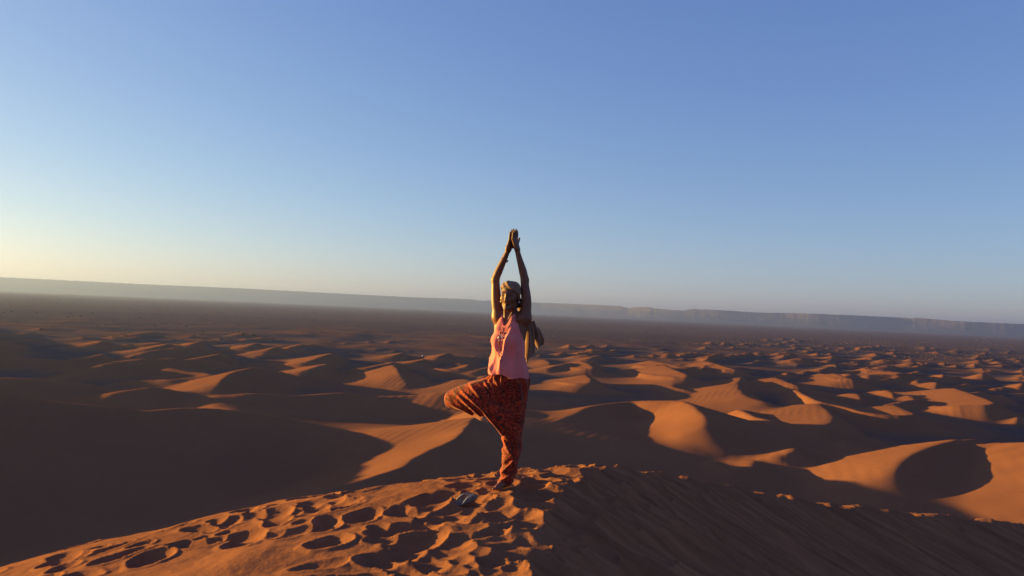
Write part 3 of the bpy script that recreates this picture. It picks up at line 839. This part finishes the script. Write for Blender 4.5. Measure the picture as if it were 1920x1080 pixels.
    G.limb([(-.06, 0, .775), (-.20, .025, .722), (-.30, .055, .708), (-.41, .090, .692), (-.452, .105, .682)], [.130, .150, .128, .096, .082], .03, 5, .72)
    G.limb([(-.20, .01, .69), (-.09, -.02, .635), (.0, -.02, .545), (.03, -.01, .42)], [.11, .112, .102, .074], .03, 5, .8)
    X, Y, Z = G.grid()
    def ridged(v): return 1 - 2 * np.abs(np.sin(v))
    nz = .8 * np.sin(X * 11 + Z * 7) + .6 * np.sin(Z * 17 - X * 9 + Y * 8)
    q1 = X * .72 + Z * .69                                             # long folds from the raised knee to the standing leg
    lift = np.clip((-.02 - X) / .08, 0, 1) + np.clip((.74 - Z) / .1, 0, 1) * np.clip((Z - .40) / .1, 0, 1) * np.clip((.06 - X) / .08, 0, 1)
    lift = np.clip(lift, 0, 1)
    f = .0012 * ridged(q1 * 27 + nz * .6) * lift + .0010 * np.sin(q1 * 75 + nz * 2) * lift
    for line, amp in [([(861, 732), (904, 770), (940, 815)], .017), ([(851, 739), (883, 767), (900, 783)], .014), ([(907, 717), (918, 732), (930, 746)], .013), ([(925, 708), (936, 730), (944, 753)], .013),
                      ([(916, 712), (926, 736), (936, 752)], .008), ([(969, 857), (951, 874), (940, 884)], .011), ([(963, 800), (970, 830), (969, 850)], .010), ([(941, 821), (954, 847)], .010), ([(838, 760), (868, 774), (886, 783)], .012),
                      ([(966, 880), (950, 893), (938, 899)], .008), ([(900, 725), (925, 770), (955, 810)], .008), ([(978, 740), (972, 790)], .008), ([(880, 722), (900, 745)], .009)]:
        L_ = [loc(u, v) for u, v in line]; best = None
        for i_, ((x0, z0), (x1, z1)) in enumerate(zip(L_[:-1], L_[1:])):
            dx, dz = x1 - x0, z1 - z0; LL = dx * dx + dz * dz
            t = np.clip(((X - x0) * dx + (Z - z0) * dz) / LL, 0, 1)
            dd = np.sqrt((X - x0 - t * dx) ** 2 + (Z - z0 - t * dz) ** 2); sd = ((X - x0) * dz - (Z - z0) * dx) / math.sqrt(LL)
            val = np.exp(-(dd / .0105) ** 2) - .55 * np.exp(-((dd - .022) / .014) ** 2) * (sd > 0)
            val = val * np.clip((i_ + t) / (len(L_) - 1) * 3.0 + .08, 0, 1)
            best = val if best is None else np.where(np.abs(val) > np.abs(best), val, best)
        f = f + 1.15 * amp * best * (Y < .06 - X * .1)
    aw = np.arctan2(X + .008, -Y)
    f = f + .006 * np.sin(aw * 24 + nz) * np.clip((Z - .80) / .12, 0, 1) + .007 * np.sin(aw * 11 + 2 * nz) * np.clip((Z - .66) / .12, 0, 1) * np.clip((X + .16) / .06, 0, 1)
    f = f + .0050 * ridged(Z * 22 + X * 22 + Y * 12 + nz * 1.0) * np.clip((.46 - Z) / .12, 0, 1)
    f = f + .003 * np.sin(Z * 60 + X * 30 - Y * 20 + nz * 2) * np.clip((.30 - Z) / .1, 0, 1)
    G.F -= f.astype(np.float32)
    G.F = np.maximum(G.F, np.maximum(Z - .955, (.012 + .02 * (X + .06)) - Z)).astype(np.float32)
    V, Q = G.mesh(); V = relax(V, Q, 1, .4)
    mesh_np('trousers', V, Q, paisley_mat(), root)
    # ---- headscarf: wrapped turban and a tail blowing out behind the far shoulder
    S = Solid((-.16, -.20, 1.42), (.14, .14, 1.70), .0035)
    S.ell(hd(0, .016, .046), (.0855, .102, .080), .02, HA)
    X, Y, Z = S.grid()
    px, py, pz = X - HC[0], Y - HC[1], Z - HC[2]
    hx = px * ch + py * sh; hy = -px * sh + py * ch
    w = pz * 1.0 + hx * .62 - hy * .10
    S.F -= (.0045 * (1 - 2 * np.abs(np.sin(w * 62 + 1.6 * hx / .08))) + .004 * np.sin(w * 30 + hy * 20)).astype(np.float32)
    edge = .066 - (hy + .085) * .60 - hx * .22
    edge = np.where(hy > .03, edge - .02, edge)
    S.F = np.maximum(S.F, (edge - pz) * .8).astype(np.float32)
    V, Q = S.mesh(); V = relax(V, Q, 1, .4)
    scarf_m = cloth_mat('tan scarf', (.195, .095, .058), (.245, .125, .080), 600.0)
    scarf = mesh_np('headscarf', V, Q, scarf_m, root)
    U = Solid((-.02, -.04, .96), (.33, .26, 1.56), .0045)
    st = np.array([.045, .055, 1.52])
    for pts, r in [([st, (.11, .085, 1.41), (.145, .10, 1.28), (.158, .105, 1.14), (.160, .105, 1.03)], (.026, .034, .034, .034, .024)),
                   ([st, (.12, .095, 1.41), (.170, .115, 1.28), (.190, .125, 1.14), (.188, .13, 1.05)], (.022, .026, .030, .028, .020)),
                   ([st, (.12, .10, 1.40), (.188, .125, 1.315), (.240, .14, 1.235), (.280, .15, 1.17)], (.018, .022, .026, .026, .014)),
                   ([st, (.12, .10, 1.40), (.180, .150, 1.30), (.225, .145, 1.20), (.252, .150, 1.135)], (.018, .022, .028, .030, .016))]:
        pts = catmull(pts, 4)
        rr = np.interp(np.linspace(0, 1, len(pts)), np.linspace(0, 1, len(r)), r)
        U.chain(list(pts), list(rr), .006, .8)
    X, Y, Z = U.grid()
    q = X * .9 + np.clip(1.35 - Z, 0, 1) * -.22 * np.clip((X - .13) / .1, 0, 1.5) + Y * .5
    U.F -= (.0075 * (1 - 2 * np.abs(np.sin(q * 95 + .7 * np.sin(Z * 14)))) + .005 * np.sin(q * 45 + Z * 7)).astype(np.float32)
    U.F = np.maximum(U.F, np.maximum((1.032 + .30 * (X - .17) + .006 * np.sin(X * 160)) - Z, X * .75 - (Z - 1.2) * .66 - .222 - .006 * np.sin(Z * 130))).astype(np.float32)
    V, Q = U.mesh(); V = relax(V, Q, 1, .4)
    mesh_np('scarf_tail', V, Q, scarf_m, scarf)
    K = Solid((-.12, -.10, 1.38), (.14, .14, 1.62), .004)
    K.ell(hd(.022, .050, -.045), (.056, .050, .062), .02, HA)
    K.ell(hd(.060, .030, -.045), (.016, .026, .045), .02, HA)
    V, Q = K.mesh()
    mesh_np('hair', V, Q, cloth_mat('dark hair', (.018, .010, .007), (.035, .020, .013), 300.0, .002, 90.0, .6, 0.0), root)
    # ---- necklace of beads on a cord
    def chest(u, v, off=.006):
        x, z = loc(u, v); return (x, T.front(x, z) - off, z)
    cordm = plain_mat('necklace cord', (.10, .035, .015), .8); redb = plain_mat('red bead', (.25, .025, .012), .35); wht = plain_mat('pearl bead', (.50, .46, .42), .3)
    cord = [tube([tuple(np.array(hd(-.03, -.02, -.16))), chest(945, 612, .004), chest(942, 620), chest(939, 630)], .0022),
            tube([tuple(np.array(hd(.05, -.03, -.17))), chest(957, 612, .004), chest(950, 622), chest(946, 632)], .0022),
            tube([chest(937, 652), chest(938, 658), chest(939.5, 663)], .0018), tube([chest(942, 652), chest(941, 658), chest(939.8, 663)], .0018),
            tube([chest(939.6, 670), chest(940.2, 680)], .0030)]
    nk = poly_mesh('necklace', *cord[0], cordm, root)
    for c_ in cord[1:]: poly_mesh('cord', *c_, cordm, nk)
    for (u, v, r, m_) in [(938, 629, .0075, redb), (941.5, 630, .006, redb), (945.5, 629.5, .0075, redb), (938.5, 632.5, .0055, wht), (942.5, 633, .0055, wht), (936, 637.6, .0115, wht), (941.6, 637.3, .0115, wht),
                          (936.4, 642.8, .0055, wht), (941, 642.8, .0055, wht), (935.6, 646.2, .0065, redb), (940.4, 646, .0065, redb), (936.4, 649.6, .0055, redb), (941, 649.6, .0055, redb), (939.5, 666.5, .0085, wht), (939.8, 672, .0055, redb), (940, 676, .0055, redb)]:
        p = chest(u, v, .004 + r * .6)
        poly_mesh('bead', *uv_ball(p, r, 10, 7), m_, nk)
    # ---- bracelet and earrings
    e = np.array(EL[-1]); w = np.array(WR[-1]); c = e + (w - e) * .68; t = (w - e) / np.linalg.norm(w - e)
    a1 = np.cross(t, (0, 1, 0)); a1 /= np.linalg.norm(a1); a2 = np.cross(t, a1)
    ringp = [c + .0275 * (math.cos(q) * a1 + math.sin(q) * a2) for q in np.linspace(0, 2 * math.pi, 24, endpoint=False)]
    br = poly_mesh('bracelet', *tube(ringp, .0028, 6, True), plain_mat('bracelet band', (.16, .07, .05), .6), root)
    poly_mesh('bead', *uv_ball(c - a1 * .031, .0075, 10, 7), plain_mat('dark charm', (.03, .02, .02), .4), br)
    poly_mesh('bead', *uv_ball(c - a1 * .030 - t * .012, .006, 10, 7), wht, br)
    for sx in (-1, 1):
        poly_mesh('earring', *uv_ball(hd(sx * .080, .005, -.050), .0085, 10, 8), wht, root)
    return root
build_person()
# ------------------------------------------------------------------ flip-flop left on the sand
def flip_flop(u, v, yaw, pitch, roll, label):
    x, y = unproject(u, v, 22.50)
    for _ in range(3): x, y = unproject(u, v, gh(x, y) + .02)
    root = empty('flip_flop', (x, y, gh(x, y) + .035))
    root.rotation_euler = (roll, pitch, yaw)
    tag(root, label, 'sandal')
    # outline of a sole, toe towards +x
    n = 40; out = []
    for i in range(n):
        a = 2 * math.pi * i / n; c, s = math.cos(a), math.sin(a)
        w = .040 + .010 * smoothstep(-.2, .8, np.array(c)) - .006 * math.exp(-((c + .1) / .35) ** 2)
        out.append((.128 * math.copysign(abs(c) ** .85, c), float(w) * math.copysign(abs(s) ** .8, s) + .006 * c))
    V = []; Fq = []
    for z, k in ((-.009, .97), (-.006, 1.0), (.006, 1.0), (.009, .97), (.0085, .90), (.0075, .5)):
        for (a, b) in out: V.append((a * k, b * k, z + .006 * (a / .128) ** 2))
    for l in range(5):
        for i in range(n): j = (i + 1) % n; Fq.append((l * n + i, l * n + j, (l + 1) * n + j, (l + 1) * n + i))
    Fq.append(tuple(range(n))[::-1]); Fq.append(tuple(5 * n + i for i in range(n)))
    poly_mesh('sole', V, Fq, plain_mat('worn foam', (.12, .083, .068), .8), root)
    sm = plain_mat('strap plastic', (.30, .28, .28), .35)
    toe = np.array([.075, .002, .012])
    for sy in (-1, 1):
        pts = catmull([toe, (.062, sy * .014, .034), (.015, sy * .034, .040), (-.035, sy * .043, .008)], 6)
        poly_mesh('strap', *tube(pts, [.0042 + .003 * math.sin(math.pi * i / (len(pts) - 1)) for i in range(len(pts))], 8, False, .55), sm, root)
    poly_mesh('toe_post', *tube([toe + np.array([0, 0, -.006]), toe + np.array([.0, 0, .012])], .004, 8), sm, root)
flip_flop(868, 944, R(30), R(-14), R(16), 'worn grey flip-flop with pale strap lying on the sand beside the standing foot')

# ------------------------------------------------------------------ desert shrubs
def shrub_crown(seed, n=150):
    """tuft of small leaf sprays through a flattened, lopsided crown"""
    r = random.Random(seed); V = []; Fq = []
    lobes = [(r.uniform(-.5, .5), r.uniform(-.5, .5), r.uniform(.25, .6), r.uniform(.28, .5)) for _ in range(7)]
    for _ in range(n):
        lx, ly, lz, lr = r.choice(lobes)
        d = Vector((r.gauss(0, 1), r.gauss(0, 1), r.gauss(0, .8))).normalized() * lr * r.uniform(.5, 1.05)
        c = Vector((lx, ly, lz)) + d
        if c.z < .06: c.z = .06
        a = Vector((r.gauss(0, 1), r.gauss(0, 1), r.gauss(0, 1))).normalized(); b = a.orthogonal().normalized() * r.uniform(.05, .11); a = a * r.uniform(.08, .17)
        i = len(V); V += [c - a, c + b, c + a, c - b]; Fq.append((i, i + 1, i + 2, i + 3))
    return V, Fq
def shrub_stem(seed):
    r = random.Random(seed); parts = []
    for k in range(4):
        a = r.uniform(0, 6.28); t = Vector((math.cos(a) * .35, math.sin(a) * .35, .5))
        parts.append([(0, 0, -.05), (t.x * .4, t.y * .4, .22), (t.x, t.y, .5)])
    V, Fq = [], []
    for q in parts:
        v, f = tube(q, [.05, .035, .015], 5); o = len(V); V += [tuple(z) for z in v]; Fq += [tuple(i + o for i in g) for g in f]
    return V, Fq
leaf_m = cloth_mat('dusty leaves', (.020, .018, .010), (.045, .036, .020), 40.0, .02, 3.0, .9, 0.0)
wood_m = plain_mat('grey wood', (.06, .045, .035), .9)
protos = []
def shrub(u, v, size, label, group, k):
    x, y = unproject(u, v, .8)
    for _ in range(2):
        z = float(land(np.array([[x]]), np.array([[y]]))[0, 0]); x, y = unproject(u, v, z)
    o = empty('desert_shrub', (x, y, z - .05), k * 1.7); o.scale = (size, size, size * .8)
    tag(o, label, 'shrub', group)
    if len(protos) < 4:
        c = poly_mesh('crown', *shrub_crown(50 + len(protos)), leaf_m, o, False); s = poly_mesh('stem', *shrub_stem(80 + len(protos)), wood_m, o)
        protos.append((c, s))
    else:
        for q in protos[k % 4]:
            d = q.copy(); COL.objects.link(d); d.parent = o
G1 = 'shrubs dotted over the plain at left'
for k, (u, v, s) in enumerate([(21, 585, 2.0), (37, 584, 1.8), (8, 587, 1.6), (70, 587, 2.0), (77, 586, 1.5), (132, 589, 1.8), (174, 588, 2.0), (151, 594, 1.6), (182, 612, 1.3), (199, 611, 1.3),
                               (334, 599, 1.5), (321, 589, 1.5), (330, 587, 1.3), (350, 613, 1.2), (364, 622, 1.1), (380, 622, 1.2), (306, 632, 1.3), (290, 612, 1.1), (255, 601, 1.3), (76, 618, 1.4), (262, 596, 1.4),
                               (455, 629, 1.9), (475, 629, 1.6), (437, 623, 1.1), (449, 622, 1.1), (247, 566, 2.4), (152, 564, 2.4), (365, 574, 2.0), (404, 576, 2.0), (587, 600, 1.4), (648, 588, 1.6), (560, 580, 1.8), (602, 623, 1.1), (747, 606, 1.4), (772, 605, 1.2), (793, 606, 1.3)]):
    shrub(u, v, s, 'small dark shrub among those dotted over the bare plain left of the person', G1, k)
shrub(287, 571, 4.6, 'largest dark shrub standing on the far plain at left, below the hills', None, 3)
shrub(712, 588, 3.6, 'dark shrub on the low rise between the far plain and the raised arms', None, 2)
for u, v in [(1212, 635), (1220, 634.5), (1230, 632.5)]:
    shrub(u, v, 1.5, 'one of three dark shrubs close together on the bare plain right of the person', 'three shrubs on the bare plain', int(u))
shrub(1111, 631, 1.1, 'single tiny dark shrub on the bare plain just right of the blowing scarf', None, 1)
shrub(1359, 637, 1.5, 'dark shrub at the front edge of the scrub belt on the right', None, 0)

# scrub that nobody could count: low tufts and stones over the far plain
def scrub():
    r = np.random.RandomState(4); n = 10000
    th = np.radians(r.uniform(-38, 38, n)); rr = np.exp(r.uniform(math.log(620), math.log(6500), n))
    bare = (rr < 1150 + 260 * np.sin(th * 9 + 1)) & (th < .22)
    keep = ~bare | (r.uniform(0, 1, n) < .10)
    dens = fbm(np.sin(th) * rr / 300, np.cos(th) * rr / 300, 3, 90)
    keep &= r.uniform(0, 1, n) < np.clip(.45 + 1.3 * dens + .35 * (th > .05), .05, 1)
    th, rr = th[keep], rr[keep]; x, y = rr * np.sin(th), rr * np.cos(th); n = len(x)
    z = land(x[None, :], y[None, :])[0]
    s = r.uniform(.35, .95, n) * (.75 + rr / 2800)
    base = np.array([(math.cos(a) * q, math.sin(a) * q, h) for a, q, h in [(0, 1, -.15), (1.3, 1.1, -.15), (2.5, .9, -.15), (3.8, 1.05, -.15), (5.0, 1, -.15), (.6, .75, .45), (2.0, .7, .55), (3.3, .8, .40), (4.6, .7, .5)]] + [(.1, 0, .75)])
    fs = np.array([(0, 1, 5), (1, 6, 5), (1, 2, 6), (2, 7, 6), (2, 3, 7), (3, 8, 7), (3, 4, 8), (4, 5, 8), (4, 0, 5), (5, 6, 9), (6, 7, 9), (7, 8, 9), (8, 5, 9)])
    rot = r.uniform(0, 6.28, n)
    jit = 1 + r.uniform(-.35, .35, (n, len(base), 1))
    B_ = base[None] * jit
    vx = B_[:, :, 0] * np.cos(rot)[:, None] - B_[:, :, 1] * np.sin(rot)[:, None]; vy = B_[:, :, 0] * np.sin(rot)[:, None] + B_[:, :, 1] * np.cos(rot)[:, None]
    V = np.stack([x[:, None] + vx * s[:, None], y[:, None] + vy * s[:, None], z[:, None] + B_[:, :, 2] * s[:, None]], -1).reshape(-1, 3)
    Fq = (fs[None] + (np.arange(n) * len(base))[:, None, None]).reshape(-1, 3)
    m = cloth_mat('scrub', (.060, .040, .032), (.110, .070, .054), .4, .1, .01, 1.0, 0.0)
    o = mesh_np('scrub', V, Fq, m, smooth=False)
    tag(o, 'belt of low dry scrub and stones covering the far plain', kind='stuff')
scrub()

# pale speck among the dunes left of the figure
def pale_stone():
    x, y = unproject(793, 668, 1.5)
    z = float(land(np.array([[x]]), np.array([[y]]))[0, 0]); x, y = unproject(793, 668, z + .3)
    z = float(land(np.array([[x]]), np.array([[y]]))[0, 0])
    V, Fq = uv_ball((0, 0, .25), .55, 9, 6, (1, .8, .9)); r = random.Random(3)
    V = [tuple(c * r.uniform(.85, 1.12) for c in v) for v in V]
    o = poly_mesh('pale_stone', V, Fq, plain_mat('pale rock', (.45, .42, .38), .8), None, False)
    o.location = (x, y, z)
    tag(o, 'tiny pale stone lying among the shadowed dunes left of the person', 'stone')
pale_stone()
